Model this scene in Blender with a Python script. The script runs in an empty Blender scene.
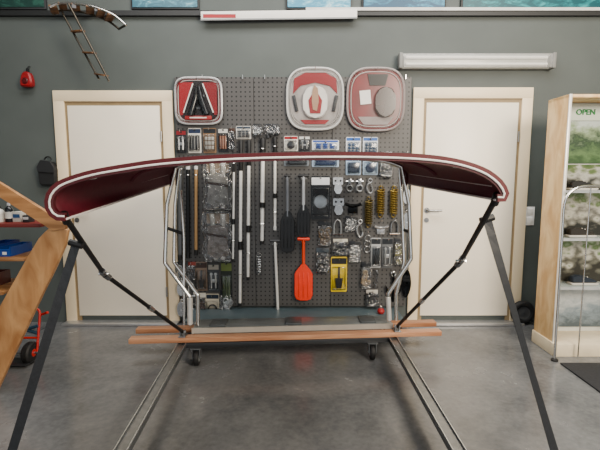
import bpy, bmesh, math, random
from mathutils import Vector, Matrix, Euler
random.seed(7)
R=math.radians
C=bpy.context.scene.collection
TH=R(6.6); H=1.38; FPX=433.3; WY=3.96; PB=3.925
def ray(px,py):
    dx=(px-300)/FPX; dy=(225-py)/FPX
    return Vector((dx, math.cos(TH)+dy*math.sin(TH), -math.sin(TH)+dy*math.cos(TH)))
def P(px,py,Y):
    r=ray(px,py); t=Y/r.y
    return Vector((r.x*t, Y, H+r.z*t))
def F(px,py,z=0.0):
    r=ray(px,py); t=(z-H)/r.z
    return Vector((r.x*t, r.y*t, z))
# ---------------------------------------------------------------- materials
def lin(h):
    h=h.lstrip('#'); v=[int(h[i:i+2],16)/255 for i in (0,2,4)]
    return [(c/12.92 if c<=0.04045 else ((c+0.055)/1.055)**2.4) for c in v]
MC={}
def M(hexc, rough=0.5, metal=0.0, var=0.08, scale=12.0, bump=0.0, alpha=1.0, stretch=(1,1,1)):
    key=(hexc,rough,metal,var,scale,bump,alpha,stretch)
    if key in MC: return MC[key]
    m=bpy.data.materials.new('paint_'+hexc.strip('#')); m.use_nodes=True
    nt=m.node_tree; b=nt.nodes['Principled BSDF']; N=nt.nodes.new; L=nt.links.new
    c=lin(hexc)
    tc=N('ShaderNodeTexCoord'); mp=N('ShaderNodeMapping'); mp.inputs['Scale'].default_value=stretch
    L(tc.outputs['Object'],mp.inputs[0])
    nz=N('ShaderNodeTexNoise'); nz.inputs['Scale'].default_value=scale; nz.inputs['Detail'].default_value=5
    L(mp.outputs[0],nz.inputs['Vector'])
    cr=N('ShaderNodeValToRGB'); cr.color_ramp.elements[0].position=0.3; cr.color_ramp.elements[1].position=0.7
    cr.color_ramp.elements[0].color=[x*(1-var) for x in c]+[1]
    cr.color_ramp.elements[1].color=[min(1,x*(1+var)) for x in c]+[1]
    L(nz.outputs['Fac'],cr.inputs[0]); L(cr.outputs[0],b.inputs['Base Color'])
    b.inputs['Roughness'].default_value=rough; b.inputs['Metallic'].default_value=metal
    b.inputs['Alpha'].default_value=alpha
    if bump:
        bp=N('ShaderNodeBump'); bp.inputs['Strength'].default_value=bump; bp.inputs['Distance'].default_value=0.01
        L(nz.outputs['Fac'],bp.inputs['Height']); L(bp.outputs[0],b.inputs['Normal'])
    MC[key]=m; return m
def film(name,clear,bump=0.0,rough=.12):
    m=bpy.data.materials.new(name); m.use_nodes=True; nt=m.node_tree; N=nt.nodes.new; L=nt.links.new
    for n in list(nt.nodes): nt.nodes.remove(n)
    out=N('ShaderNodeOutputMaterial'); tr=N('ShaderNodeBsdfTransparent'); gl=N('ShaderNodeBsdfGlossy'); mx=N('ShaderNodeMixShader')
    tr.inputs[0].default_value=(.97,.98,.98,1); gl.inputs['Roughness'].default_value=rough; gl.inputs[0].default_value=(1,1,1,1)
    if bump:
        tc=N('ShaderNodeTexCoord'); nz=N('ShaderNodeTexNoise'); nz.inputs['Scale'].default_value=20; nz.inputs['Detail'].default_value=4
        L(tc.outputs['Object'],nz.inputs['Vector']); bp=N('ShaderNodeBump'); bp.inputs['Strength'].default_value=bump; bp.inputs['Distance'].default_value=.03
        L(nz.outputs['Fac'],bp.inputs['Height']); L(bp.outputs[0],gl.inputs['Normal'])
    fr=N('ShaderNodeFresnel'); fr.inputs['IOR'].default_value=1.45
    sc=N('ShaderNodeMath'); sc.operation='MULTIPLY'; sc.inputs[1].default_value=clear; L(fr.outputs[0],sc.inputs[0])
    L(sc.outputs[0],mx.inputs[0]); L(tr.outputs[0],mx.inputs[1]); L(gl.outputs[0],mx.inputs[2]); L(mx.outputs[0],out.inputs[0])
    return m
def wood(hexa,hexb,stretch=(1,12,12),scale=3,rough=0.4):
    key=('w',hexa,hexb,stretch,scale)
    if key in MC: return MC[key]
    m=bpy.data.materials.new('wood'); m.use_nodes=True
    nt=m.node_tree; b=nt.nodes['Principled BSDF']; N=nt.nodes.new; L=nt.links.new
    tc=N('ShaderNodeTexCoord'); mp=N('ShaderNodeMapping'); mp.inputs['Scale'].default_value=stretch
    L(tc.outputs['Object'],mp.inputs[0])
    nz=N('ShaderNodeTexNoise'); nz.inputs['Scale'].default_value=scale; nz.inputs['Detail'].default_value=8; nz.inputs['Distortion'].default_value=0.6
    L(mp.outputs[0],nz.inputs['Vector'])
    cr=N('ShaderNodeValToRGB'); cr.color_ramp.elements[0].position=0.35; cr.color_ramp.elements[1].position=0.65
    cr.color_ramp.elements[0].color=lin(hexa)+[1]; cr.color_ramp.elements[1].color=lin(hexb)+[1]
    L(nz.outputs['Fac'],cr.inputs[0]); L(cr.outputs[0],b.inputs['Base Color'])
    b.inputs['Roughness'].default_value=rough
    MC[key]=m; return m
def peg_mat():
    m=bpy.data.materials.new('perforated_steel'); m.use_nodes=True
    nt=m.node_tree; b=nt.nodes['Principled BSDF']; N=nt.nodes.new; L=nt.links.new
    tc=N('ShaderNodeTexCoord'); sx=N('ShaderNodeSeparateXYZ'); L(tc.outputs['Object'],sx.inputs[0])
    outs=[]
    for ax in ('X','Z'):
        d=N('ShaderNodeMath'); d.operation='DIVIDE'; d.inputs[1].default_value=0.04; L(sx.outputs[ax],d.inputs[0])
        f=N('ShaderNodeMath'); f.operation='FRACT'; L(d.outputs[0],f.inputs[0])
        s=N('ShaderNodeMath'); s.operation='SUBTRACT'; s.inputs[1].default_value=0.5; L(f.outputs[0],s.inputs[0])
        a=N('ShaderNodeMath'); a.operation='ABSOLUTE'; L(s.outputs[0],a.inputs[0])
        l=N('ShaderNodeMath'); l.operation='LESS_THAN'; l.inputs[1].default_value=0.17; L(a.outputs[0],l.inputs[0])
        outs.append(l)
    mu=N('ShaderNodeMath'); mu.operation='MULTIPLY'; L(outs[0].outputs[0],mu.inputs[0]); L(outs[1].outputs[0],mu.inputs[1])
    mx=N('ShaderNodeMix'); mx.data_type='RGBA'; L(mu.outputs[0],mx.inputs[0])
    mx.inputs[6].default_value=lin('#4b4a49')+[1]; mx.inputs[7].default_value=lin('#090909')+[1]
    L(mx.outputs[2],b.inputs['Base Color']); b.inputs['Roughness'].default_value=0.45
    return m
def floor_mat():
    m=bpy.data.materials.new('polished_concrete'); m.use_nodes=True
    nt=m.node_tree; b=nt.nodes['Principled BSDF']; N=nt.nodes.new; L=nt.links.new
    tc=N('ShaderNodeTexCoord')
    n1=N('ShaderNodeTexNoise'); n1.inputs['Scale'].default_value=1.5; n1.inputs['Detail'].default_value=9; n1.inputs['Roughness'].default_value=0.64; n1.inputs['Distortion'].default_value=0.3
    n2=N('ShaderNodeTexNoise'); n2.inputs['Scale'].default_value=36; n2.inputs['Detail'].default_value=6
    L(tc.outputs['Object'],n1.inputs['Vector']); L(tc.outputs['Object'],n2.inputs['Vector'])
    ad=N('ShaderNodeMath'); ad.operation='MULTIPLY_ADD'; L(n2.outputs['Fac'],ad.inputs[0]); ad.inputs[1].default_value=0.3; L(n1.outputs['Fac'],ad.inputs[2])
    cr=N('ShaderNodeValToRGB'); cr.color_ramp.elements[0].position=0.44; cr.color_ramp.elements[1].position=0.86
    cr.color_ramp.elements[0].color=lin('#4c4e51')+[1]; cr.color_ramp.elements[1].color=lin('#7c7d7e')+[1]
    L(ad.outputs[0],cr.inputs[0]); L(cr.outputs[0],b.inputs['Base Color'])
    r=N('ShaderNodeMapRange'); r.inputs['From Min'].default_value=0.3; r.inputs['From Max'].default_value=0.7; r.inputs['To Min'].default_value=0.12; r.inputs['To Max'].default_value=0.32
    L(n1.outputs['Fac'],r.inputs['Value']); L(r.outputs[0],b.inputs['Roughness'])
    bp=N('ShaderNodeBump'); bp.inputs['Strength'].default_value=0.04; L(n2.outputs['Fac'],bp.inputs['Height']); L(bp.outputs[0],b.inputs['Normal'])
    return m
def picture_mat(cols,scale=4,stretch=(1,1,2),dist=1.0,seed=0,mix=0.55,rocks=False):
    m=bpy.data.materials.new('printed_picture'); m.use_nodes=True
    nt=m.node_tree; b=nt.nodes['Principled BSDF']; N=nt.nodes.new; L=nt.links.new
    tc=N('ShaderNodeTexCoord'); mp=N('ShaderNodeMapping'); mp.inputs['Scale'].default_value=stretch; mp.inputs['Location'].default_value=(seed,seed*2,0)
    L(tc.outputs['Object'],mp.inputs[0])
    nz=N('ShaderNodeTexNoise'); nz.inputs['Scale'].default_value=scale; nz.inputs['Detail'].default_value=12; nz.inputs['Distortion'].default_value=dist; nz.inputs['Roughness'].default_value=.68
    L(mp.outputs[0],nz.inputs['Vector'])
    sg=N('ShaderNodeSeparateXYZ'); L(tc.outputs['Generated'],sg.inputs[0])
    a=N('ShaderNodeMath'); a.operation='SUBTRACT'; a.inputs[1].default_value=0.5; L(nz.outputs['Fac'],a.inputs[0])
    f=N('ShaderNodeMath'); f.operation='MULTIPLY_ADD'; f.inputs[1].default_value=mix*2; L(a.outputs[0],f.inputs[0]); L(sg.outputs['Z'],f.inputs[2])
    fo=f.outputs[0]
    if rocks:
        v=N('ShaderNodeTexVoronoi'); v.inputs['Scale'].default_value=13; L(mp.outputs[0],v.inputs['Vector'])
        g=N('ShaderNodeMath'); g.operation='MULTIPLY_ADD'; g.inputs[1].default_value=-.7; L(v.outputs['Distance'],g.inputs[0]); L(fo,g.inputs[2])
        h=N('ShaderNodeMath'); h.operation='ADD'; h.inputs[1].default_value=.2; L(g.outputs[0],h.inputs[0]); fo=h.outputs[0]
    cr=N('ShaderNodeValToRGB')
    while len(cr.color_ramp.elements)<len(cols): cr.color_ramp.elements.new(0.5)
    for i,c in enumerate(cols):
        cr.color_ramp.elements[i].position=i/(len(cols)-1); cr.color_ramp.elements[i].color=lin(c)+[1]
    L(fo,cr.inputs[0]); L(cr.outputs[0],b.inputs['Base Color']); b.inputs['Roughness'].default_value=0.35
    return m
CHROME=M('#eceae6',0.12,1.0,0.03); STEEL=M('#9a9c9e',0.35,0.9,0.1,20); GALV=M('#7d8083',0.3,0.75,0.15,30)
BLACK=M('#0f1011',0.4,0,0.1); RUBBER=M('#111112',0.65,0,0.15); WHITE=M('#f2efe8',0.45,0,0.03)
CLEAR=film('clear_shell',1.3); CLEARB=film('clear_cover',.35,0,.3); BAG=film('crinkled_film',3.2,1.0)
# ---------------------------------------------------------------- builders
class B:
    def __init__(s,o=(0,0,0)): s.bm=bmesh.new(); s.o=Vector(o)
    def _fin(s,verts,bev,seg=2):
        if bev>0:
            es=set(e for v in verts for e in v.link_edges)
            bmesh.ops.bevel(s.bm,geom=list(es),offset=bev,segments=seg,affect='EDGES',profile=0.5)
    def box(s,c,sz,rot=(0,0,0),bev=0.0):
        mt=Matrix.Translation(Vector(c)+s.o)@Euler(rot).to_matrix().to_4x4()@Matrix.Diagonal((sz[0],sz[1],sz[2],1))
        r=bmesh.ops.create_cube(s.bm,size=1,matrix=mt); s._fin(r['verts'],bev); return s
    def beam(s,a,b,w,h,bev=0.0):
        a=Vector(a);b=Vector(b);d=b-a
        rz=math.atan2(d.y,d.x); ry=-math.asin(max(-1,min(1,d.z/d.length)))
        return s.box((a+b)/2,(d.length,w,h),(0,ry,rz),bev)
    def prism(s,pts,y0,y1,bev=0.0):
        lo=[s.bm.verts.new(Vector((p[0],y0,p[1]))+s.o) for p in pts]
        hi=[s.bm.verts.new(Vector((p[0],y1,p[1]))+s.o) for p in pts]
        s.bm.faces.new(lo); s.bm.faces.new(hi[::-1]); n=len(pts)
        for i in range(n): s.bm.faces.new([lo[i],hi[i],hi[(i+1)%n],lo[(i+1)%n]])
        s._fin(lo+hi,bev,1) if bev else None
        return s
    def tube(s,pts,r,n=10,closed=False):
        pts=[Vector(p)+s.o for p in pts]; k=len(pts)
        rr=r if isinstance(r,(list,tuple)) else [r]*k
        rings=[]; up=None
        for i,p in enumerate(pts):
            if closed: t=(pts[(i+1)%k]-pts[i-1]).normalized()
            elif i==0: t=(pts[1]-p).normalized()
            elif i==k-1: t=(p-pts[-2]).normalized()
            else: t=((pts[i+1]-p).normalized()+(p-pts[i-1]).normalized()).normalized()
            if up is None:
                a=Vector((0,0,1)) if abs(t.z)<0.9 else Vector((0,1,0)); up=t.cross(a).normalized()
            up=(up-t*up.dot(t)).normalized(); w=t.cross(up)
            rings.append([s.bm.verts.new(p+(up*math.cos(2*math.pi*j/n)+w*math.sin(2*math.pi*j/n))*rr[i]) for j in range(n)])
        for i in range(k if closed else k-1):
            a=rings[i]; b=rings[(i+1)%k]
            for j in range(n): s.bm.faces.new([a[j],a[(j+1)%n],b[(j+1)%n],b[j]])
        if not closed: s.bm.faces.new(rings[0][::-1]); s.bm.faces.new(rings[-1])
        return s
    def lathe(s,prof,c,axis='Z',n=20):
        c=Vector(c)+s.o; rings=[]
        for r,h in prof:
            r=max(r,0.0004); ring=[]
            for j in range(n):
                a=2*math.pi*j/n; x,y=r*math.cos(a),r*math.sin(a)
                v={'Z':Vector((x,y,h)),'Y':Vector((x,h,y)),'X':Vector((h,x,y))}[axis]
                ring.append(s.bm.verts.new(c+v))
            rings.append(ring)
        for i in range(len(rings)-1):
            for j in range(n): s.bm.faces.new([rings[i][j],rings[i][(j+1)%n],rings[i+1][(j+1)%n],rings[i+1][j]])
        s.bm.faces.new(rings[0][::-1]); s.bm.faces.new(rings[-1]); return s
    def torus(s,c,R_,r,axis='Y',n=20,a0=0,a1=360,m=8):
        pts=[]; cl=(a1-a0>=360)
        for i in range(n if cl else n+1):
            a=R(a0)+(R(a1)-R(a0))*i/n
            x,y=R_*math.cos(a),R_*math.sin(a)
            pts.append(Vector(c)+{'Y':Vector((x,0,y)),'X':Vector((0,x,y)),'Z':Vector((x,y,0))}[axis])
        return s.tube(pts,r,m,cl)
LOC={}
def thing(name,label,cat,loc=(0,0,0),group=None):
    o=bpy.data.objects.new(name,None); C.objects.link(o); o.location=loc; o.empty_display_size=0.05
    LOC[o.name]=Vector(loc); tag(o,label,cat,group); return o
def tag(o,label,cat,group=None):
    o['label']=label; o['category']=cat
    if group: o['group']=group
    return o
def obj(name,b,mat,parent=None,smooth=True,label=None):
    bm=b.bm; bmesh.ops.recalc_face_normals(bm,faces=bm.faces[:])
    me=bpy.data.meshes.new(name)
    if parent is not None: o0=LOC[parent.name]
    else:
        xs=[v.co for v in bm.verts]
        o0=Vector(((min(v.x for v in xs)+max(v.x for v in xs))/2,(min(v.y for v in xs)+max(v.y for v in xs))/2,min(v.z for v in xs)))
    bmesh.ops.translate(bm,verts=bm.verts[:],vec=-o0); bm.to_mesh(me); bm.free()
    o=bpy.data.objects.new(name,me); C.objects.link(o); me.materials.append(mat)
    if smooth:
        me.polygons.foreach_set('use_smooth',[True]*len(me.polygons)); me.set_sharp_from_angle(angle=R(38))
    if parent is None: o.location=o0; LOC[o.name]=o0
    else: o.parent=parent; LOC[o.name]=o0
    if label: o['label']=label
    return o
def struct(name,b,mat,parent=None):
    o=obj(name,b,mat,parent,False)
    if parent is None: o['kind']='structure'
    return o
def sgroup(name,loc):
    o=bpy.data.objects.new(name,None); C.objects.link(o); o.location=loc; LOC[o.name]=Vector(loc); o['kind']='structure'; return o
def crv(pts,n=6):
    pts=[Vector(p) for p in pts]; out=[]
    for i in range(len(pts)-1):
        p0=pts[max(i-1,0)];p1=pts[i];p2=pts[i+1];p3=pts[min(i+2,len(pts)-1)]
        for k in range(n):
            t=k/n
            out.append(0.5*((2*p1)+(p2-p0)*t+(2*p0-5*p1+4*p2-p3)*t*t+(3*p1-p0-3*p2+p3)*t**3))
    out.append(pts[-1]); return out
def fillet(pts,r=0.03,n=5):
    pts=[Vector(p) for p in pts]; out=[pts[0]]
    for i in range(1,len(pts)-1):
        a=pts[i]+(pts[i-1]-pts[i]).normalized()*r; b=pts[i]+(pts[i+1]-pts[i]).normalized()*r
        for k in range(n+1):
            t=k/n; out.append(a*(1-t)**2+pts[i]*2*t*(1-t)+b*t*t)
    out.append(pts[-1]); return out
def resample(pts,n):
    pts=[Vector(p) for p in pts]; L=[0]
    for i in range(1,len(pts)): L.append(L[-1]+(pts[i]-pts[i-1]).length)
    out=[];j=0
    for k in range(n):
        s=L[-1]*k/(n-1)
        while j<len(L)-2 and L[j+1]<s: j+=1
        t=(s-L[j])/max(1e-9,L[j+1]-L[j]); out.append(pts[j].lerp(pts[j+1],min(1,t)))
    return out
def rrect(w,h,r,cx=0,cz=0,n=4):
    pts=[]
    for (sx,sz,a0) in ((1,1,0),(-1,1,90),(-1,-1,180),(1,-1,270)):
        for k in range(n+1):
            a=R(a0+90*k/n); pts.append((cx+sx*(w/2-r)+r*math.cos(a), cz+sz*(h/2-r)+r*math.sin(a)))
    return pts
def sup(a,b,e=3.2,n=40,cx=0,cz=0):
    pts=[]
    for k in range(n):
        t=2*math.pi*k/n; c,s=math.cos(t),math.sin(t)
        pts.append((cx+a*math.copysign(abs(c)**(2/e),c), cz+b*math.copysign(abs(s)**(2/e),s)))
    return pts
# ================================================================ SETTING
WALL=M('#4f5654',0.62,0,0.08,3.0,0.03)
struct('wall_back',B().box((0,WY+0.1,1.95),(7.6,0.2,3.9)),WALL)
struct('wall_left',B().box((-3.85,0.98,1.95),(0.1,5.96,3.9)),WALL)
struct('wall_right',B().box((3.85,0.98,1.95),(0.1,5.96,3.9)),WALL)
struct('floor',B().box((0,0.98,-0.05),(7.6,5.96,0.1)),floor_mat())
struct('ceiling',B().box((0,0.98,3.95),(7.8,5.96,0.1)),M('#c9cac8',0.8))
DW=M('#f8eedb',0.35,0,0.02,4); DC=M('#f2dfbc',0.4,0,0.02,4)
def door(name,xa,xb,side,ytop=91):
    z1=P(200,ytop,WY).z
    X0=P(xa,91,WY).x; X1=P(xb,91,WY).x
    t=sgroup(name,((X0+X1)/2,WY,0))
    cw=0.095
    b=B()
    b.box((X0+cw/2,WY-0.015,z1/2),(cw,0.03,z1),bev=0.004); b.box((X1-cw/2,WY-0.015,z1/2),(cw,0.03,z1),bev=0.004)
    b.box(((X0+X1)/2,WY-0.0155,z1-cw/2),(X1-X0-0.01,0.031,cw),bev=0.004)
    obj('door_frame',b,DC,t)
    xl=X0+cw; xr=X1-cw
    b=B(); b.box((xl+0.02,WY-0.008,z1/2-0.05),(0.04,0.014,z1-0.1)); b.box((xr-0.02,WY-0.008,z1/2-0.05),(0.04,0.014,z1-0.1)); b.box(((xl+xr)/2,WY-0.0085,z1-cw-0.02),(xr-xl,0.015,0.04))
    obj('rebate',b,M('#8f7b5a',0.5),t)
    obj('door_leaf',B().box(((xl+xr)/2,WY-0.012,(z1-cw-0.035)/2+0.035),(xr-xl-0.05,0.022,z1-cw-0.035-0.07),bev=0.003),DW,t)
    obj('threshold',B().box(((X0+X1)/2,WY-0.06,0.012),(X1-X0,0.12,0.022),bev=0.004),M('#b9babb',0.35,0.7),t)
    hx=xl+0.055; hz=1.06; HM=M('#8c8d8e',.3,.85)
    hd=obj('handle',B().lathe([(0.024,-0.008),(0.024,0)],(hx,WY-0.024,hz),'Y').tube(fillet([(hx,WY-0.025,hz),(hx,WY-0.07,hz),(hx+0.125,WY-0.07,hz)],0.02),0.0095),HM,t)
    obj('keyhole_plate',B().lathe([(0.022,-0.006),(0.022,0)],(hx,WY-0.024,hz-0.09),'Y').box((hx,WY-0.032,hz-0.09),(0.006,0.004,0.018)),HM,hd)
    for z in (0.3,1.72):
        obj('hinge',B().lathe([(0.008,-0.045),(0.008,0.045)],(xr-0.015,WY-0.03,z)),M('#a9a9a8',0.3,0.8),t)
door('door_1',54,173,1)
door('door_2',413,532,1,88)
za=P(300,17,WY).z; zb=P(300,12,WY).z
struct('trim_1',B().box((0,WY-0.02,(za+zb)/2),(7.5,0.04,zb-za)),M('#1d1f20',0.5))
za=P(300,12.5,WY).z; zb=P(300,9.5,WY).z
struct('trim_2',B().box((1.85,WY-0.025,(za+zb)/2),(3.6,0.05,zb-za)),M('#d8d8d4',0.5))
pics=[(-12,46,['#1c3a35','#2f5a4e','#14302e','#5e7a63','#23484a'],'wide picture with dark green and teal tones at top left above the rail'),
 (131,199,['#2f6678','#4a8a9c','#9cc0c8','#23414d','#5f98a8'],'greyish blue picture above the rail between hanging ladder and white strip'),
 (286,352,['#3a8fb0','#6fb8d0','#c4e2ea','#1d5a78','#7ab8d0'],'sky blue picture above the rail over the middle of the pegboard'),
 (362,446,['#0f4a68','#1c7290','#4a9cba','#0e2f45','#1f688a'],'deeper blue sea picture above the rail over right end of pegboard'),
 (461,632,['#0e5058','#157a80','#3a9ea2','#0f5a64','#2c878e'],'widest turquoise water picture above the rail over the strip lamp')]
for i,(a,c,cols,lab) in enumerate(pics):
    p0=P(a,9,WY-0.03); p1=P(c,9,WY-0.03); z0=p0.z; z1=z0+0.5
    t=thing('picture',lab,'picture',((p0.x+p1.x)/2,WY-0.01,z0),'sea pictures above the wall rail')
    obj('frame',B().box(((p0.x+p1.x)/2,WY-0.014,(z0+z1)/2),(p1.x-p0.x,0.026,z1-z0),bev=0.003),M('#2a2c2e',0.5),t)
    obj('print',B().box(((p0.x+p1.x)/2,WY-0.03,(z0+z1)/2),(p1.x-p0.x-0.03,0.006,z1-z0-0.03)),picture_mat(cols,5,(1,1,2.5),1.2,i*3.1,1.6),t)
a=P(201,16,3.9); c=P(357,14,3.9); xm=(a.x+c.x)/2
t=thing('hanging_strip','long flat white board with red end fixed high above left half of pegboard','board',(xm,3.92,a.z-.03))
obj('strip_board',B().beam(a,c,.02,.07,.004),WHITE,t)
obj('lower_edge',B().beam(a+Vector((0,-.012,-.036)),c+Vector((0,-.012,-.036)),.012,.012),M('#8c8f90'),t)
obj('red_end',B().beam(a+Vector((.02,-.0115,-.004)),a+Vector((.3,-.0115,-.004)),.004,.03),M('#a01822'),t)
for x in (215,345):
    q=P(x,16,3.9); obj('bracket',B().box((q.x,3.934,q.z+.02),(0.03,0.052,0.02)),STEEL,t)
a=P(399,61,3.9); c=P(554,60,3.9)
t=thing('strip_lamp','long flat fluorescent lamp with clear cover on wall above right door','lamp',((a.x+c.x)/2,3.95,a.z-0.06))
cx=(a.x+c.x)/2; L_=c.x-a.x; zz=a.z
obj('housing',B().box((cx,3.94,zz),(L_,0.04,0.125),bev=0.006),M('#8f918c',0.5),t)
obj('reflector',B().box((cx,3.917,zz),(L_-.1,0.006,0.1)),M('#b9bab4',0.3,0.1),t)
for d in (-.028,.028): obj('lamp_tube',B().tube([(cx-L_/2+.06,3.897,zz+d),(cx+L_/2-.06,3.897,zz+d)],.013,10),M('#f4f2ea',.3),t)
obj('cover',B().box((cx,3.895,zz),(L_-.03,0.05,0.12),bev=0.012),M('#dfe0dc',0.15,0,0.05,40,0,.3,(1,10,10)),t)
for s in (-1,1): obj('end_cap',B().box((cx+s*(L_/2-0.012),3.905,zz),(0.03,0.08,0.13),bev=0.006),M('#7c7d7a'),t)
q=P(529,216,WY)
t=thing('wall_switch','white double wall switch between right door and shelf display','switch',(q.x,WY,q.z-0.08))
obj('plate',B().box((q.x,WY-0.005,q.z),(0.09,0.01,0.17),bev=0.003),M('#ffffff',.4),t)
for d in (-0.04,0.04): obj('rocker',B().box((q.x,WY-0.012,q.z+d),(0.055,0.008,0.06),(R(4),0,0),0.002),M('#f8f6f1'),t)
q=P(31,78,WY)
t=thing('red_bell','small red tapering bell hung high on wall left of left door','bell',(q.x,WY-0.05,q.z-0.1))
o=(q.x,WY-0.05,q.z-0.09)
obj('body',B(o).prism([(-.05,0),(.045,0),(.052,.05),(.038,.11),(.02,.13),(-.02,.13),(-.042,.1),(-.056,.04)],-.035,.03,.012),M('#8c0a14',0.4),t)
obj('mouth',B(o).lathe([(.02,-.045),(.028,-.035)],(-.004,0,.05),'Y'),M('#4c070d',0.4),t)
obj('clip',B(o).box((0,.01,.145),(.022,.02,.035),bev=.004),BLACK,t)
obj('hanger',B(o).tube([(0,0.01,0.155),(0,0.02,0.18),(0,0.05,0.185)],0.004),BLACK,t)
q=P(51,172,WY)
t=thing('black_pouch','small black pouch hanging on wall just left of left door','pouch',(q.x,WY-0.04,q.z-0.13))
o=(q.x,WY-0.045,q.z-0.12)
obj('pouch_body',B(o).prism([(-0.07,0.02),(-0.05,0),(0.05,0),(0.075,0.03),(0.08,0.15),(0.05,0.21),(-0.04,0.22),(-0.075,0.16)],-0.035,0.04,0.01),M('#111315',0.7),t)
obj('flap',B(o).prism([(-0.07,0.12),(0.075,0.11),(0.08,0.155),(0.05,0.215),(-0.04,0.225),(-0.077,0.165)],-0.045,-0.034,0.003),M('#1a1c1f',0.65),t)
obj('loop',B(o).torus((0,0.01,0.225),0.03,0.006,'Y',14,0,180),BLACK,t)
# ================================================================ HANGING LADDER
Y=3.62; DK=M('#4a443b',.28,.85)
t=thing('swim_ladder','folding swim ladder with dark arms and brown slats hung at top left','ladder',tuple(P(95,80,Y)))
ra=[P(74,14,Y),P(109,81,Y-.04)]; rb=[P(64,16,Y+.08),P(99,79,Y+.06)]
obj('side_rail',B().tube(fillet([P(68,3,Y)]+ra,.03),.0085),DK,t)
obj('side_rail',B().tube(fillet([P(60,6,Y+.08)]+rb,.03),.0085),DK,t)
TW=wood('#4d2f1a','#7c5632')
for f in (.25,.58,.92):
    obj('tread',B().beam(ra[0].lerp(ra[1],f),rb[0].lerp(rb[1],f),0.04,0.012,0.002),TW,t)
h1=crv([P(50,7,Y),P(62,3,Y),P(90,6,Y),P(112,14,Y),P(126,25,Y)],6); h2=crv([P(53,15,Y+.1),P(64,10,Y+.1),P(90,14,Y+.1),P(108,21,Y+.1),P(119,29,Y+.1)],6)
obj('hand_rail',B().tube(h1,0.009),CHROME,t); obj('hand_rail',B().tube(h2,0.009),DK,t)
obj('end_bar',B().tube([h1[-1],h2[-1]],.009),DK,t)
for k in (2,6,9,12,15,18): obj('platform_slat',B().beam(h1[k],h2[k],0.06,0.014,0.003),TW,t)
obj('wall_bracket',B().beam(P(74,6,Y),P(74,3,WY),0.03,0.03),STEEL,t)
obj('wall_bracket',B().beam(P(96,9,Y),P(96,6,WY),0.02,0.03),STEEL,t)
# ================================================================ PEGBOARD
pa=P(174,77,PB); pc=P(412,77,PB); zt=pa.z; zb=P(300,306,PB).z
t=thing('pegboard','wide dark grey perforated steel pegboard between the two doors','pegboard',((pa.x+pc.x)/2,PB,zb))
PEG=t; pm=peg_mat(); n=3; w=(pc.x-pa.x)/n
for i in range(n):
    obj('panel',B().box((pa.x+w*(i+.5),PB+0.006,(zt+zb)/2),(w-0.004,0.012,zt-zb),bev=0.002),pm,t,False)
for x in (pa.x+0.03,pa.x+w,pa.x+2*w,pc.x-0.03): obj('mounting_rail',B().box((x,PB+0.0235,(zt+zb)/2),(0.03,0.023,zt-zb-0.02)),M('#3b3d40'),t)
for px in (203,243,265,318,385,405):
    q=P(px,76,PB); obj('hook',B().tube([(q.x,PB+.001,zt-0.02),(q.x,PB-0.03,zt-0.02),(q.x,PB-0.03,zt+0.012)],0.004,6),CHROME,PEG)
def hook(x,z,l=0.06):
    obj('hook',B().tube(fillet([(x,PB+0.001,z),(x,PB-l,z),(x,PB-l-0.006,z+0.018)],0.006,3),0.0028,6),CHROME,PEG)
def rect(r):
    x0,y0,x1,y1=r; a=P((x0+x1)/2,y0,PB-0.02); c=P((x0+x1)/2,y1,PB-0.02)
    w=P(x1,(y0+y1)/2,PB-0.02).x-P(x0,(y0+y1)/2,PB-0.02).x
    return (a.x+c.x)/2, a.z, w, a.z-c.z
HARD='hardware and accessories hung on the pegboard'
def blister(r,card,head,cont,style,label,name='blister_pack'):
    X,Z,w,h=rect(r); o=(X,PB,Z); t=thing(name,label,'package',(X,PB-0.01,Z-h),HARD)
    obj('card',B(o).prism(rrect(w,h,min(w,h)*0.08,0,-h/2),-0.012,-0.0095),card,t)
    obj('header_band',B(o).box((0,-0.0128,-h*0.12),(w*0.94,0.0012,h*0.17)),head,t)
    b=B(o); z0=-h*0.28; z1=-h*0.92; hm=(z0+z1)/2; hh=(z0-z1)
    if style=='tubes':
        for k in (-1,0,1): b.tube([(k*w*0.24,-0.027,z0-hh*.08),(k*w*0.24,-0.027,z1+hh*.08)],min(w*0.11,0.013),8)
    elif style=='disc':
        rr=min(w*0.36,hh*0.42); b.lathe([(rr*0.3,-0.034),(rr*0.9,-0.03),(rr,-0.024),(rr,-0.014)],(0,0,hm),'Y')
    elif style=='coil':
        rr=min(w*0.3,hh*0.36)
        for k in range(4): b.torus((0,-0.018-0.005*k,hm),rr,0.005,'Y',16)
    elif style=='grid':
        for i in range(3):
            for j in range(3): b.box(((i-1)*w*0.25,-0.022,hm+(j-1)*hh*0.28),(w*0.19,0.016,hh*0.22),bev=0.002)
    elif style=='box':
        b.box((0,-0.026,hm),(w*0.72,0.026,hh*0.84),bev=0.006)
    elif style=='bolts':
        for k in (-1,1):
            b.tube([(k*w*0.2,-0.025,z0-hh*.05),(k*w*0.2,-0.025,z1+hh*.1)],0.008,8); b.lathe([(0.014,-0.006),(0.014,0.006)],(k*w*0.2,-0.025,z0-hh*.12),'Z',6)
        b.box((0,-0.02,hm),(w*.6,0.01,hh*.2),bev=0.002)
    elif style=='tool':
        b.tube([(0,-0.024,z0),(0,-0.024,hm)],0.009,8); b.prism([(-w*.25,hm),(w*.25,hm),(w*.16,z1+.01),(-w*.16,z1+.01)],-0.034,-0.016,0.003)
    obj('contents',b,cont,t)
    obj('clear_bubble',B(o).box((0,-0.027,hm),(w*0.86,0.03,hh*1.02),bev=0.008),CLEAR,t)
    obj('hang_hole',B(o).lathe([(0.009,-0.0136),(0.009,-0.0126)],(0,0,-0.018),'Y',10),BLACK,t)
    hook(X,Z-0.018); return t
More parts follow.
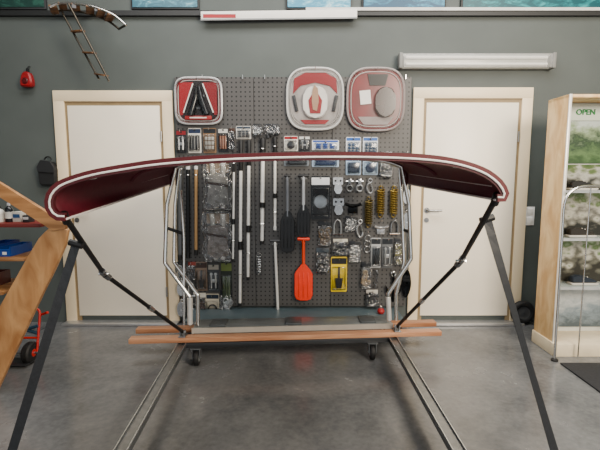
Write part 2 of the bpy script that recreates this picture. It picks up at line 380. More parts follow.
def bigpack(r,label,shell,inner,kind,e=3.2):
    X,Z,w,h=rect(r); o=(X,PB,Z-h/2); t=thing('rounded_pack',label,'package',(X,PB-0.02,Z-h),'large rounded packs along the pegboard top')
    a=w/2; c=h/2
    obj('backing',B(o).prism(sup(a*0.97,c*0.97,e),-0.03,-0.015),inner,t)
    obj('rim',B(o).tube([(x,-0.035,z) for x,z in sup(a*0.96,c*0.96,e,48)],0.010,8,True),shell,t)
    obj('inner_rim',B(o).tube([(x,-0.04,z) for x,z in sup(a*0.84,c*0.84,e,48)],0.004,8,True),M('#b9b2ac',0.3),t)
    if kind=='A':
        obj('tray',B(o).prism(sup(a*0.8,c*0.82,4),-0.042,-0.031),M('#150a0c'),t)
        for s in (-1,1): obj('contents',B(o).tube([(s*a*.32,-0.06,-c*.6),(s*a*.1,-0.06,c*.1),(s*a*.05,-0.06,c*.6)],[.035,.03,.012]),M('#0c1014',0.2),t)
        obj('label_strip',B(o).box((0,-0.06,-c*0.72),(a*1.1,0.02,c*0.16),bev=0.003),M('#a01c1c'),t)
        obj('label_print',B(o).box((0,-0.071,-c*0.72),(a*.7,0.002,c*0.05)),WHITE,t)
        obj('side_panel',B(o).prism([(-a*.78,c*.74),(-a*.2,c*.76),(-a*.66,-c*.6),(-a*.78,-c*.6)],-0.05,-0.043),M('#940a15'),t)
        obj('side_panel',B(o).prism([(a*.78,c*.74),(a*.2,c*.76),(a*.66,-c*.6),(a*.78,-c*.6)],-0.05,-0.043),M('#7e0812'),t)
        for s in (-1,1): obj('white_stripe',B(o).beam((-s*a*.41-a*.21,-.052,-s*c*.1-c*.0-.0*c) if False else ((-a*.62,-.052,-c*.5) if s<0 else (a*.2,-.052,c*.7)),(-a*.2,-.052,c*.7) if s<0 else (a*.62,-.052,-c*.5),.004,.01),WHITE,t)
        for z in (-.3,-.05,.2): obj('dark_print',B(o).box((0,-.045,c*z),(a*.5,.004,c*.08)),M('#6c6f73'),t)
    if kind=='B':
        obj('tray',B(o).prism(sup(a*0.82,c*0.82,3),-0.042,-0.031),M('#a39c98',0.3,0,0.3,8),t)
        obj('red_band',B(o).prism([(-a*.76,c*.15),(-a*.72,c*.62),(-a*.35,c*.8),(a*.35,c*.8),(a*.72,c*.62),(a*.76,c*.15),(a*.5,c*.4),(0,c*.5),(-a*.5,c*.4)],-0.05,-0.043),M('#820a16'),t)
        obj('contents',B(o).prism(sup(a*.42,c*.5,2.6,32,0,-c*.12),-.08,-.045,.01),M('#e4e0da',0.25),t)
        obj('red_detail',B(o).prism([(-.045,-.13),(.045,-.13),(.06,-.02),(.03,.03),(-.03,.03),(-.06,-.02)],-0.086,-0.0795),M('#8e1a20'),t)
        obj('figure_print',B(o).prism([(-.02,-.1),(.015,-.11),(.03,-.03),(.022,.08),(-.01,.11),(-.028,.05),(-.03,-.03)],-0.092,-0.0855),M('#a8866a'),t)
        obj('label_strip',B(o).prism([(-a*.5,-c*.66),(a*.5,-c*.66),(a*.35,-c*.79),(-a*.35,-c*.79)],-0.05,-.043),M('#8e101c'),t)
        for s in (-1,1): obj('side_clip',B(o).box((s*a*.68,-.05,-c*.15),(.03,.02,.14),(0,R(s*12),0),.004),M('#26282c'),t)
    if kind=='C':
        obj('tray',B(o).prism(sup(a*0.82,c*0.82,3),-0.042,-0.031),M('#6c0a15',0.3,0,0.3,8),t)
        obj('white_label',B(o).box((-a*.36,-0.047,c*.06),(a*.36,0.006,c*.42),(0,R(-6),0)),WHITE,t)
        obj('contents',B(o).prism(sup(a*.34,c*.46,2.6,32,a*.3,-c*.1),-.085,-.045,.01),M('#2a1216',0.25,0,0.5,14),t)
        obj('dark_panel',B(o).prism([(-a*.3,c*.76),(a*.4,c*.76),(a*.3,c*.42),(-a*.22,c*.42)],-0.05,-0.043),M('#0f1013'),t)
        obj('grey_panel',B(o).prism([(-a*.6,-c*.54),(a*.6,-c*.54),(a*.4,-c*.78),(-a*.4,-c*.78)],-0.05,-0.043),M('#8f8482'),t)
    obj('clear_cover',B(o).prism(sup(a*0.9,c*0.9,e),-0.097,-0.032,0.02),CLEARB,t)
    hook(X,Z-0.03,0.1); return t
bigpack((175,77,223,125),'square rounded clear pack with red and black insert at pegboard top left',M('#b9babb',0.2),M('#700a14'),'A',5)
bigpack((286,67,344,131),'larger rounded pack with red upper band and silver centre, left of a red twin',M('#c9c9c6',0.2),M('#989390'),'B')
bigpack((346,67,405,132),'rounded red pack with white label at pegboard top right corner',M('#968c8a',0.2),M('#6a0a15'),'C')
def m(c,r=0.35): return M(c,r)
cards=[
((176,130,186,153),'#14181c','#7f0e16','#b8babc','bolts','black card with bolts, topmost at pegboard left edge'),
((188,128,201,153),'#e3dfd4','#1a2a4a','#2f3235','tubes','white card of dark tubes under the square red pack'),
((203,128,216,153),'#86684a','#14181c','#c9c6bf','grid','brownish card of small clips below right side of square red pack'),
((218,128,228,152),'#14181e','#c9c6bf','#94501f','tubes','narrow black card of copper tubes left of the silver poles'),
((236,126,251,139),'#eeeae2','#2f3a47','#3f4245','grid','small white card of clips above the silver poles'),
((284,136,298,151),'#ece8df','#94101a','#1b1d20','disc','small white card with red header left of the blue and white packs'),
((299,136,310,151),'#1a1f26','#d9d9d4','#a4a7a9','bolts','small dark card with pale header beside the red headed card'),
((284,153,309,166),'#6f767c','#14243c','#22262b','box','flat grey pack lying wide under the two small cards'),
((312,140,339,150),'#f0f2f2','#0c44a0','#1c4ca0','grid','low wide blue and white pack, upper of two'),
((312,152,339,167),'#a5bcd4','#0f4a9c','#16305c','box','low wide blue and white pack, lower of two'),
((346,137,361,155),'#f0f3f5','#1258a8','#1f4670','grid','blue headed white pack, upper left of a block of four'),
((363,137,378,155),'#e8eef4','#1258a8','#173a5c','grid','blue headed white pack, upper right of a block of four'),
((346,157,361,175),'#a3bcd6','#0f387a','#1a2c44','box','blue headed pale pack, lower left of a block of four'),
((363,157,378,175),'#9fb6cc','#0f387a','#142848','disc','blue headed pale pack, lower right of a block of four'),
((311,176,330,219),'#0f1318','#e6e8ea','#a7abae','disc','tall dark card with white header and round silver part beside black oars'),
((196,262,207,291),'#7f6c5c','#33211a','#2b2e30','tool','narrow brownish card holding a tool in lower left cluster'),
((208,264,219,292),'#3b4045','#a8a49a','#c4c7c8','bolts','narrow dark card with two steel bolts in lower left cluster'),
((221,262,232,306),'#1c241e','#6a7a3a','#56664a','tubes','long dark green card at right side of lower left cluster'),
((206,294,219,318),'#cfc6b2','#142232','#1b1d20','coil','beige card with a black coil, lowest of left cluster'),
((371,238,381,268),'#a8aaab','#1c2126','#2f3336','tubes','narrow clear pack of grey pins, left of a pair near yellow pack'),
((382,238,393,268),'#5e6062','#14191e','#c8c8c8','bolts','narrow clear pack of steel bolts, right of a pair near yellow pack'),
]
for r,c1,c2,c3,st,lab in cards: blister(r,m(c1),m(c2),M(c3,0.3,0.7 if st in('bolts','disc') and c3[1] in '9abc' else 0),st,lab)
blister((331,257,347,292),M('#efd005',0.3),M('#141518'),M('#141414'),'tool','bright yellow card with black tool right of orange paddle')
def polybag(r,head,cont,label,seed,shape='mix',metal=0.0,proud=0.0):
    X,Z,w,h=rect(r); o=(X,PB-proud,Z); t=thing('parts_bag',label,'bag',(X,PB-.03,Z-h),'clear bags of small parts on the pegboard')
    rnd=random.Random(seed)
    obj('header_card',B(o).box((0,-.013,-h*.1),(w*.96,.004,h*.2),(0,0,0),.001),M(head,.4),t)
    zz=[-h*.16-h*.84*k/8 for k in range(9)]
    pts=[(-w*.5*(.86+.2*rnd.random()),z) for z in zz]+[(w*.5*(.86+.2*rnd.random()),z) for z in zz[::-1]]
    b=B(o)
    for k in range(11):
        x=(rnd.random()-.5)*w*.6; z=-h*(.3+.62*rnd.random()); y=-.025-.02*rnd.random(); a=rnd.random()*3.14
        if shape=='rod' or (shape=='mix' and k%3==0):
            l=min(w,h)*.34; b.tube([(x-l*math.cos(a),y,z-l*math.sin(a)),(x+l*math.cos(a),y,z+l*math.sin(a))],min(w*.09,.011),6)
        elif shape=='ring' or (shape=='mix' and k%3==1):
            b.torus((x,y,z),w*.19,min(w*.06,.009),'Y',12)
        else:
            b.lathe([(w*.14,-.01),(w*.18,0),(w*.14,.01)],(x,y,z),'Y',8)
    obj('contents',b,M(cont,.3,metal,.4,30),t)
    obj('clear_bag',B(o).prism(pts,-.058,-.012,.007),BAG,t)
    hook(X,Z-.012,.06+proud)
for a in [
((176,262,187,278),'#1c2026','#9a9c9e','tiny bag with black header just under the grey hand pump',1,'mix',.8),
((188,262,196,280),'#7c2a20','#2a2c30','slim bag with rust header left of the brownish tool card',2,'rod'),
((196,293,206,316),'#d3cfc3','#5a3620','bag of brown parts left of the beige coil card',3,'mix'),
((220,290,233,318),'#14181e','#c4c6c8','bag of bright fittings under the long green card',4,'ring',.8),
((318,221,331,246),'#14181c','#7a6448','bag of brownish shackles under tall dark card',7,'ring',.5),
((316,248,329,272),'#3d4750','#1c1a18','bag of dark rings right of orange paddle handle',8,'ring'),
((333,239,348,255),'#d5cfbc','#2d3136','bag with cream header straight above the yellow card',10,'rod',.5),
((349,241,361,262),'#14171c','#a8aaac','bag of grey rings right above yellow card, black header',11,'ring',.8),
((361,262,371,288),'#14181e','#a08a6a','bag of tan parts left of the hanging lower chain',13,'mix'),
((366,290,378,306),'#c8c4ba','#141618','white headed bag at the bottom right of the pegboard',14,'rod'),
((394,238,405,264),'#1a1e23','#7e7a4c','bag of olive parts near right edge of pegboard',15,'mix'),
((402,152,410,182),'#14181e','#1f4a80','slim bag of blue parts at upper right edge of pegboard',16,'rod'),
((380,152,392,178),'#d8dce0','#1c2936','white headed bag right of the block of four blue packs',17,'mix'),
((345,216,356,231),'#14171b','#b7b9bb','little bag below black cleat with silver washers',18,'ring',.9),
((229,128,235,150),'#3a2214','#1a1c20','thin brown headed bag left of white clip card',19,'rod'),
((253,124,262,136),'#14181d','#acaeb0','tiny black headed bag above the thick silver pole',20,'mix',.7),
((265,124,280,135),'#1c2128','#585b5e','wide low bag above white footed pole',22,'rod',.5),
]: polybag(*a)
def pole(px,y0,y1,label,r=0.013,top='#0f1012',foot=None,px1=None,grip=0.18):
    a=P(px,y0,PB-0.035); c=P(px1 or px,y1,PB-0.035); d=(c-a); L_=d.length; u=d.normalized()
    t=thing('telescopic_pole',label,'pole',tuple(c),'telescopic poles hung on the pegboard')
    obj('shaft',B().tube([a+u*grip*L_*0.9,a+u*L_*0.62,c-u*0.02],[r,r,r*0.85],10),M('#eeede8',0.3,0.25),t)
    obj('grip',B().tube([a,a+u*0.01,a+u*grip*L_-u*.01,a+u*grip*L_],[r*.9,r*1.35,r*1.35,r*.95],10),M(top,0.6),t)
    obj('twist_lock',B().tube([a+u*L_*0.6,a+u*L_*0.65],r*1.5,10),BLACK,t)
    obj('end_cap',B().tube([c-u*0.03,c],[r*1.2,r],10),M(foot or '#1b1c1e'),t)
    for s in (0.1,0.8):
        q=a+u*L_*s; obj('hook',B().tube([(q.x,PB+.001,q.z),(q.x,PB-0.035,q.z-0.002)],0.003,6).torus((q.x,PB-0.036,q.z),r*1.6,0.003,'Z',12,200,340,6),CHROME,PEG)
pole(234,152,262,'white slim pole with black grip beside the bagged poles',0.010,px1=233)
pole(241,140,306,'longest silver pole with black grip, left of a close pair',0.015,px1=240)
pole(249,140,280,'silver pole with black grip, right of a close pair',0.015,px1=248)
pole(263,138,244,'short thick silver pole with black grip left of the black oars',0.018,px1=262)
pole(275,137,230,'short silver pole with white foot next to the left black oar',0.013,foot='#e6e6e2',px1=275)
def ltube(px,y0,y1,col,label,r=0.017):
    a=P(px,y0,PB-0.035); c=P(px,y1,PB-0.035); u=(c-a).normalized(); t=thing('hand_pump',label,'pump',tuple(c),'long tubes at pegboard left edge')
    obj('barrel',B().tube([a+u*.08,c-u*.04],r,12),M(col,0.3,0.3),t)
    obj('rod',B().tube([a,a+u*.1],r*.35,8),CHROME,t)
    obj('handle',B().tube([a-Vector((.028,0,0)),a+Vector((.028,0,0))],.008,8),BLACK,t)
    obj('cap',B().tube([c-u*.05,c],r*1.15,12),BLACK,t); obj('cap',B().tube([a+u*.07,a+u*.1],r*1.15,12),M('#c9cacb'),t)
    q=a+u*.15; obj('hook',B().tube([(q.x,PB+.001,q.z),(q.x,PB-0.02,q.z)],0.003,6).torus((q.x,PB-0.035,q.z),r+.003,0.003,'Z',14,90,450,6),CHROME,PEG)
ltube(180,158,260,'#5a5d60','grey hand pump, leftmost long tube on the pegboard')
ltube(188,158,258,'#121416','black hand pump, second long tube from pegboard left edge')
ltube(196,158,255,'#a88458','beige hand pump beside the bagged poles',0.015)
def bag(r,label,seed):
    X,Z,w,h=rect(r); o=(X,PB,Z); t=thing('bagged_pole_set',label,'package',(X,PB-.03,Z-h),'clear bags of poles')
    rnd=random.Random(seed)
    for k in (-1,1): obj('pole_section',B(o).tube([(k*w*.2,-.03,-h*.06),(k*w*.12+.012,-.03,-h*.96)],w*.085,10),M(['#d9d6cc','','#e4e2dc'][k+1],0.3,0.2,0.15,20),t)
    obj('folded_cover',B(o).prism([(-w*.36,-h*.3),(w*.1,-h*.26),(w*.38,-h*.34),(w*.34,-h*.62),(w*.4,-h*.88),(-w*.1,-h*.94),(-w*.38,-h*.84),(-w*.3,-h*.55)],-.056,-.044,.005),M('#a9a6a0' if seed==3 else '#8b8078',.35,0,.4,18,.5),t)
    obj('strap',B(o).box((0,-.06,-h*.48),(w*.8,.01,.022),(0,R(9),0),.003),M('#3a2214'),t)
    zz=[-h*k/12 for k in range(13)]
    pts=[(-w*.5*(0.8+.32*rnd.random()),z) for z in zz]+[(w*.5*(0.8+.32*rnd.random()),z) for z in zz[::-1]]
    obj('clear_bag',B(o).prism(pts,-.072,-.012,.008),BAG,t)
    obj('paper_insert',B(o).box((0,-.0115,-h*.15),(w*.8,.001,h*.2)),M('#a88a64'),t)
    hook(X,Z-.015,.08)
bag((204,160,232,210),'upper crinkled clear bag of white poles and pale cover beside hand pumps',3)
bag((204,211,232,261),'lower crinkled clear bag of white poles with brownish folded cover',5)
def paddle(px,y0,y1,col,bcol,label,bw,bfrac,shaft,tw=0.10,name='paddle'):
    a=P(px,y0,PB-.035); c=P(px+1,y1,PB-.035); L_=(a.z-c.z); X=(a.x+c.x)/2; Yp=PB-.045
    t=thing(name,label,'paddle',(X,Yp,c.z),'paddles hung on the pegboard')
    zb_=c.z+L_*bfrac
    obj('shaft',B().tube([(X,Yp,a.z-.005),(X,Yp,zb_-.03)],.014,10),M(shaft,.4,.2),t)
    h=bw/2; z0=c.z
    pts=[(-.018,zb_+.02),(-h*.75,zb_-.035),(-h,zb_-.07),(-h,z0+.05),(-h*.8,z0+.012),(-h*.4,z0),(h*.4,z0),(h*.8,z0+.012),(h,z0+.05),(h,zb_-.07),(h*.75,zb_-.035),(.018,zb_+.02)]
    bl=obj('blade',B((X,0,0)).prism(pts,Yp-.012,Yp+.006,.004),M(bcol,.35),t)
    for s in (-1,0,1): obj('blade_rib',B((X,0,0)).box((s*h*.5,Yp-.014,(zb_+z0)/2-.01),(.008,.008,(zb_-z0)*.7),bev=.002),M(bcol,.3),bl)
    obj('handle',B().tube([(X-tw/2,Yp,a.z),(X-tw/2+.01,Yp,a.z),(X+tw/2-.01,Yp,a.z),(X+tw/2,Yp,a.z)],[.011,.015,.015,.011],10),M(col,.5),t)
    for s in (-1,1): obj('hook',B().tube(fillet([(X+s*.02,PB+.001,a.z-.03),(X+s*.02,PB-.07,a.z-.03),(X+s*.02,PB-.076,a.z-.01)],.006,3),.003,6),CHROME,PEG)
paddle(287,176,252,'#101114','#0b0c0e','black paddle with grey shaft, left and longer of two',.13,.52,'#70747a',.055)
paddle(303,176,237,'#101114','#0c0d0f','black paddle right of a longer black one',.12,.5,'#c2c5c8',.1)
paddle(303,239,300,'#e8360a','#ea3408','bright orange short paddle hung below the black ones',.165,.56,'#ea4210',.11)
a=P(275,241,PB-.035); c=P(278,316,PB-.035)
t=thing('deck_brush_pole','short silver pole with T grip and wide flat foot left of orange paddle','pole',tuple(c))
obj('shaft',B().tube([a,c+Vector((0,0,.03))],.013,10),M('#e6e6e2',.3,.3),t)
obj('grip',B().tube([a-Vector((.045,0,0)),a+Vector((.045,0,0))],.014,10),M('#2a2c2f'),t)
obj('foot',B(c).box((0,0,.012),(.15,.05,.022),bev=.006).lathe([(.03,.02),(.016,.06)],(0,0,0)),M('#cfcfca'),t)
for s in (-1,1): obj('hook',B().tube([(a.x+s*.02,PB+.001,a.z-.025),(a.x+s*.02,PB-.06,a.z-.025)],.003,6),CHROME,PEG)
def hw(kind,r,col,label,metal=.8,rough=.25):
    X,Z,w,h=rect(r); o=(X,PB,Z); mt=M(col,rough,metal)
    nm,cat={'shackle':('shackle','shackle'),'bracket':('bracket','bracket'),'spring':('spring','spring'),'ring':('ring_set','rings'),'snap':('snap_hook','hook'),'pulley':('pulley','pulley'),'cleat':('cleat','cleat'),'chain':('hanging_chain','chain'),'rope':('rope_hank','rope'),'anchor':('folding_anchor','anchor'),'clamp':('tube_clamp','clamp')}[kind]
    t=thing(nm,label,cat,(X,PB-.02,Z-h),HARD); y=-.03
    if kind=='shackle':
        obj('bow',B(o).tube([(-w*.38,y,-h*.85),(-w*.38,y,-h*.4)]+[(-w*.38*math.cos(R(k)),y,-h*.4+h*.36*math.sin(R(k))) for k in range(15,180,20)]+[(w*.38,y,-h*.4),(w*.38,y,-h*.85)],w*.1,8),mt,t)
        obj('pin',B(o).tube([(-w*.55,y,-h*.85),(w*.55,y,-h*.85)],w*.1,8),CHROME,t)
    elif kind=='bracket':
        obj('plate',B(o).prism(rrect(w,h*.45,w*.12,0,-h*.24),-.02,-.01,.001),mt,t)
        obj('arm',B(o).prism([(-w*.3,-h*.4),(w*.3,-h*.4),(w*.45,-h*.75),(w*.2,-h),(-w*.2,-h),(-w*.45,-h*.75)],-.05,-.012,.004),mt,t)
        for s in (-1,1): obj('screw',B(o).lathe([(w*.1,-.006),(w*.1,0)],(s*w*.25,-.02,-h*.22),'Y',10),BLACK,t)
    elif kind=='spring':
        n=70; b=B(o).tube([(w*.4*math.cos(k*.9),y+w*.4*math.sin(k*.9),-h*.12-h*.76*k/n) for k in range(n)],w*.1,6); obj('coil',b,mt,t)
        obj('end_loop',B(o).torus((0,y,-h*.06),w*.22,w*.07,'Y',12),mt,t); obj('end_loop',B(o).torus((0,y,-h*.94),w*.22,w*.07,'Y',12),mt,t)
    elif kind=='ring':
        for k in range(3): obj('ring',B(o).torus((0,y+.008*k,-h*(.25+.24*k)),min(w*.42,h*.22),w*.08,'Y',16),mt,t)
    elif kind=='snap':
        obj('body',B(o).tube(crv([(0,y,-h*.3),(-w*.3,y,-h*.4),(-w*.38,y,-h*.65),(-w*.1,y,-h*.92),(w*.25,y,-h*.88),(w*.36,y,-h*.7)],5),w*.11,8),mt,t)
        obj('gate',B(o).tube([(w*.1,y,-h*.34),(w*.34,y,-h*.7)],w*.07,8),CHROME,t)
        obj('eye',B(o).torus((0,y,-h*.17),w*.24,w*.09,'Y',14),mt,t)
    elif kind=='pulley':
        for y0 in (-.045,-.02): obj('cheek',B(o).prism(sup(w*.42,h*.38,2.4,24,0,-h*.5),y0,y0+.007,.001),mt,t)
        obj('sheave',B(o).lathe([(w*.36,-.037),(w*.26,-.029),(w*.36,-.021)],(0,0,-h*.55),'Y',20),M('#1d1e20'),t)
        obj('eye',B(o).torus((0,y,-h*.08),w*.16,w*.06,'Y',12),CHROME,t); obj('axle',B(o).lathe([(w*.09,-.05),(w*.09,-.012)],(0,0,-h*.55),'Y',10),CHROME,t)
    elif kind=='cleat':
        obj('horns',B(o).tube(crv([(-w*.5,y-.01,-h*.35),(-w*.25,y-.005,-h*.45),(0,y,-h*.47),(w*.25,y-.005,-h*.45),(w*.5,y-.01,-h*.35)],4),h*.1,8),mt,t)
        obj('base',B(o).box((0,-.016,-h*.7),(w*.6,.012,h*.5),bev=.003).box((0,-.022,-h*.5),(w*.25,.02,h*.2),bev=.003),mt,t)
    elif kind=='chain':
        n=max(4,int(h/.03)); st=h/n
        for k in range(n):
            c=(math.sin(k*1.3)*w*.12,y,-st*(k+.5)); obj('link',B(o).tube([(c[0]+w*.2*math.cos(a_)*(1 if k%2 else .35),c[1]+(0 if k%2 else w*.2*math.cos(a_)),c[2]+st*.62*math.sin(a_)) for a_ in [2*math.pi*q/12 for q in range(12)]],w*.06,6,True),mt,t)
    elif kind=='rope':
        b=B(o)
        for k in range(5): b.tube(crv([(-w*.3+.006*k,y-.003*k,-h*.2),(-w*.42+.01*k,y,-h*.6),(-.005*k,y-.004*k,-h*(.97-.02*k)),(w*.42-.01*k,y,-h*.6),(w*.3-.006*k,y-.003*k,-h*.2),(0,y,-h*.06),(-w*.3+.006*k,y,-h*.2)],4),w*.06,6)
        obj('loops',b,mt,t); bb=B(o)
        for k in range(4): bb.tube([(-w*.36,y-.012,-h*(.26+.05*k)),(w*.36,y-.012,-h*(.26+.05*k))],w*.07,6)
        obj('wrap',bb,mt,t)
    elif kind=='anchor':
        obj('shank',B(o).tube([(0,y,-h*.05),(0,y,-h*.95)],w*.07,8),mt,t)
        for s in (-1,1): obj('fluke',B(o).prism([(0,-h*.95),(s*w*.45,-h*.62),(s*w*.5,-h*.4),(s*w*.3,-h*.55),(s*w*.1,-h*.8)],y-.008,y+.008,.002),mt,t)
        obj('ring',B(o).torus((0,y,-h*.05),w*.14,w*.04,'Y',12),CHROME,t)
    elif kind=='clamp':
        obj('collar',B(o).torus((0,y,-h*.6),min(w,h)*.34,w*.12,'Y',18),mt,t)
        obj('lug',B(o).box((0,y,-h*.2),(w*.4,.03,h*.32),bev=.003),mt,t); obj('bolt',B(o).tube([(-w*.4,y,-h*.2),(w*.4,y,-h*.2)],w*.08,6),CHROME,t)
    hook(X,Z-.006,.055)
for a in [
('bracket',(333,177,343,194),'#d9dbdc','steel bracket right of tall dark card, upper of two'),
('bracket',(333,198,344,215),'#a5a7a9','steel bracket right of tall dark card, lower of two'),
('clamp',(345,178,354,195),'#7d8083','grey tube clamp, left of two over the black cleat'),
('clamp',(355,178,364,195),'#a3a6a9','grey tube clamp, right of two over the black cleat'),
('cleat',(345,198,361,214),'#0f1113','black cleat beside the dull brass spring'),
('spring',(364,197,373,227),'#6e5f34','dull brass coil spring, leftmost and lowest of three'),
('spring',(376,186,385,217),'#8c7434','brass coil spring, middle one of three side by side'),
('spring',(389,186,398,217),'#97803c','brass coil spring, rightmost of three near the pegboard edge'),
('snap',(366,178,374,194),'#b9bbbd','steel snap hook above the leftmost brass spring'),
('pulley',(402,186,410,206),'#c3c5c7','slim steel pulley near pegboard right edge, upper one'),
('pulley',(402,210,410,232),'#a5a8aa','slim steel pulley near pegboard right edge, lower one'),
('shackle',(333,219,342,237),'#c6c8ca','steel bow shackle under the lower steel bracket'),
('snap',(356,218,364,238),'#d0d2d3','bright snap hook left of the ring set'),
('ring',(364,232,371,256),'#9a9c9e','three steel rings hanging under the leftmost brass spring'),
('cleat',(374,221,388,235),'#b9bbbd','steel cleat above a pair of narrow clear packs'),
('shackle',(390,220,399,236),'#8e9092','grey shackle right of the steel cleat'),
('anchor',(385,272,401,303),'#14171b','black folding anchor in lower right corner'),
('chain',(373,270,380,288),'#7b7d80','short chain in lower right area left of black anchor'),
('rope',(401,268,411,298),'#121417','black rope hank at lower right corner of pegboard'),
('pulley',(177,280,186,297),'#c6c8ca','steel pulley at lower left edge of pegboard, upper of two'),
('pulley',(177,299,187,318),'#aeb0b3','steel pulley at lower left edge of pegboard, lower of two'),
('shackle',(188,282,195,298),'#cdd0d2','steel shackle left of the lower left cards'),
('clamp',(187,300,196,318),'#b9bcbe','silver tube clamp at bottom of lower left cluster'),
('spring',(256,252,262,274),'#8a8c8e','grey coil spring hanging between silver poles and T pole'),
]: hw(*a)
# plinth
za=P(300,307,WY).z; x0=P(188,313,3.7).x; x1=P(402,313,3.7).x
t=thing('display_plinth','low long grey blue plinth on floor under the pegboard','plinth',((x0+x1)/2,3.76,0))
obj('body',B().box(((x0+x1)/2,3.77,za/2-.01),(x1-x0-.04,.34,za-.02)),M('#272d30'),t)
obj('top_board',B().box(((x0+x1)/2,3.76,za-.008),(x1-x0,.39,.02),bev=.004),M('#4c5b61',.35),t)
q=P(380,303,3.8)
t=thing('red_marker_float','small red float on the plinth under the black anchor','float',(q.x,3.75,za+.003))
obj('ball',B((q.x,3.75,za+.003)).lathe([(.01,0),(.025,.005),(.033,.025),(.025,.045),(.01,.05)],(0,0,0)),M('#9a1016'),t)
obj('ring',B((q.x,3.75,za+.003)).torus((0,0,.058),.01,.003,'Y',12),CHROME,t)
# ================================================================ FRAME STAND
tz=0.175
Lb=F(183,341,tz); Lf=F(120,450,tz); Rb=F(393,337,tz); Rf=F(460,450,tz)
def ext(a,b,Y): u=(b-a); return a+u*((Y-a.y)/u.y)
t=thing('wheeled_frame','low steel frame with two long flat channel rails and castors under the awning','frame',((Lb.x+Rb.x)/2,3.0,0))
FR=t
for a,b_ in ((Lb,Lf),(Rb,Rf)):
    s=ext(a,b_,3.5); e=ext(a,b_,1.25); side=Vector((1,0,0))
    rl=obj('rail',B().beam(s-Vector((0,0,.026)),e-Vector((0,0,.026)),.062,.03),GALV,t,False)
    for sx in (-1,1): obj('rail_lip',B().beam(s+side*sx*.029-Vector((0,0,.0055)),e+side*sx*.029-Vector((0,0,.0055)),.004,.011),M('#b4b8ba',.25,.8),rl,False)
cL=F(197,365); cR=F(372,359)
uu=(cR-cL)/(cR.x-cL.x)
A=cL+uu*(Lb.x-cL.x); D=cL+uu*(Rb.x-cL.x); A.z=D.z=tz-.0205
obj('crossbar',B().beam(A,D,.04,.036,.003),M('#3c3e41',.4,.6),t)  # steel bar coloured dark to stand in for shade below the front beam
A2=ext(Lb,Lf,1.3)-Vector((0,0,.0205)); D2=ext(Rb,Rf,1.3)-Vector((0,0,.0205))
obj('crossbar',B().beam(A2,D2,.04,.036,.003),GALV,t)
def caster(x,y,ang):
    zt2=tz-.0385
    o=(x,y,0); cs=obj('caster',B(o).box((0,0,zt2-.003),(.075,.075,.006)).box((-.026,0,zt2-.042),(.004,.055,.075)).box((.026,0,zt2-.042),(.004,.055,.075)).tube([(-.032,0,.058),(.032,0,.058)],.007,8),STEEL,FR)
    obj('wheel',B(o).lathe([(.03,-.018),(.053,-.018),(.058,-.011),(.058,.011),(.053,.018),(.03,.018)],(0,0,.058),'X',24),RUBBER,cs)
    obj('hub',B(o).lathe([(.008,-.0195),(.03,-.0185),(.03,.0185),(.008,.0195)],(0,0,.058),'X',16),M('#8c8f90',.4),cs)
caster(cL.x,cL.y,0); caster(cR.x,cR.y,0)
for f in (.05,.95):
    q=A2.lerp(D2,f); caster(q.x,q.y,0)
PINK=wood('#a8714f','#c79470',(1,14,14),2.5); PINK2=wood('#94603f','#b5805c',(1,14,14),2.5)
def plank(p0,p1,mt,lab,w=.075,h=.036):
    a=F(p0[0],p0[1],tz+h/2); c=F(p1[0],p1[1],tz+h/2); a.z=c.z=tz+h/2+.0005
    tag(obj('timber_beam',B().beam(a,c,w,h,.004),mt),lab,'beam','timber beams across the wheeled frame')
    return a,c
b1=plank((130,340),(440,332),PINK,'front reddish brown timber beam lying across the wheeled frame')
b2=plank((137,330),(435,323),PINK2,'rear reddish brown timber beam lying across the wheeled frame')
a=b1[0].lerp(b1[1],.19); c=b1[0].lerp(b1[1],.84); d=b2[0].lerp(b2[1],.19)
ztop=b1[0].z+.018
q0=(a+d)/2; q1=(c+b2[0].lerp(b2[1],.84))/2
q0=Vector((q0.x,q0.y+.05,ztop+.021)); q1=Vector((q1.x,q1.y+.05,ztop+.021))
t=thing('grey_board','flat grey metal board lying on the two timber beams','board',tuple((q0+q1)/2-Vector((0,0,.02))))
obj('board_body',B().beam(q0,q1,.2,.034,.003),M('#7b8184',.35,.4,.12,6),t)
obj('edge_strip',B().beam(q0+Vector((0,-.104,.0)),q1+Vector((0,-.104,0)),.008,.04),M('#a9a49b',.4),t)
for f in (.12,.5,.88):
    q=q0.lerp(q1,f); obj('cleat_strip',B().beam(q+Vector((-.06,0,.024)),q+Vector((.06,0,.024)),.15,.012,.002),M('#565b5e',.4,.4),t)
# ================================================================ AWNING
near=[(66,219),(57,218),(50,211),(48,202),(51,192),(62,182),(90,172.5),(125,166),(165,160.5),(230,156),(300,154),(370,154),(420,156),(455,160.5),(482,169),(497,179),(504,188),(506,195),(503,200),(496,200)]
far=[(171,184),(171,180),(171,176),(173,171),(177,167),(186,163),(205,160),(235,157.5),(270,156),(300,155.5),(335,156),(365,157.5),(385,160),(397,164),(403,168),(406,172),(407,175),(407,178),(407,181),(407,184)]
YN,YF=1.72,3.28; NP=73
n_=resample(crv([P(x,y,YN) for x,y in near],6),NP); f_=resample(crv([P(x,y,YF) for x,y in far],6),NP)
def prof(v):
    out=[]
    for i in range(NP):
        p=n_[i].lerp(f_[i],v); s=math.sin(math.pi*i/(NP-1))
        out.append(p+Vector((0,0,-.006*math.sin(math.pi*v)*s)))
    return out
t=thing('boat_awning','dark red fabric boat awning on folding chrome and black poles','awning',(n_[NP//2].x,3.1,ztop)); BI=t
RED=M('#5b1022',.6,0,.16,40,.04); RED2=M('#56050f',.5,0,.1,60,.03)
b=B(); g=[]
for j in range(17): g.append([b.bm.verts.new(p) for p in prof(j/16)])
for j in range(16):
    for i in range(NP-1): b.bm.faces.new([g[j][i],g[j][i+1],g[j+1][i+1],g[j+1][i]])
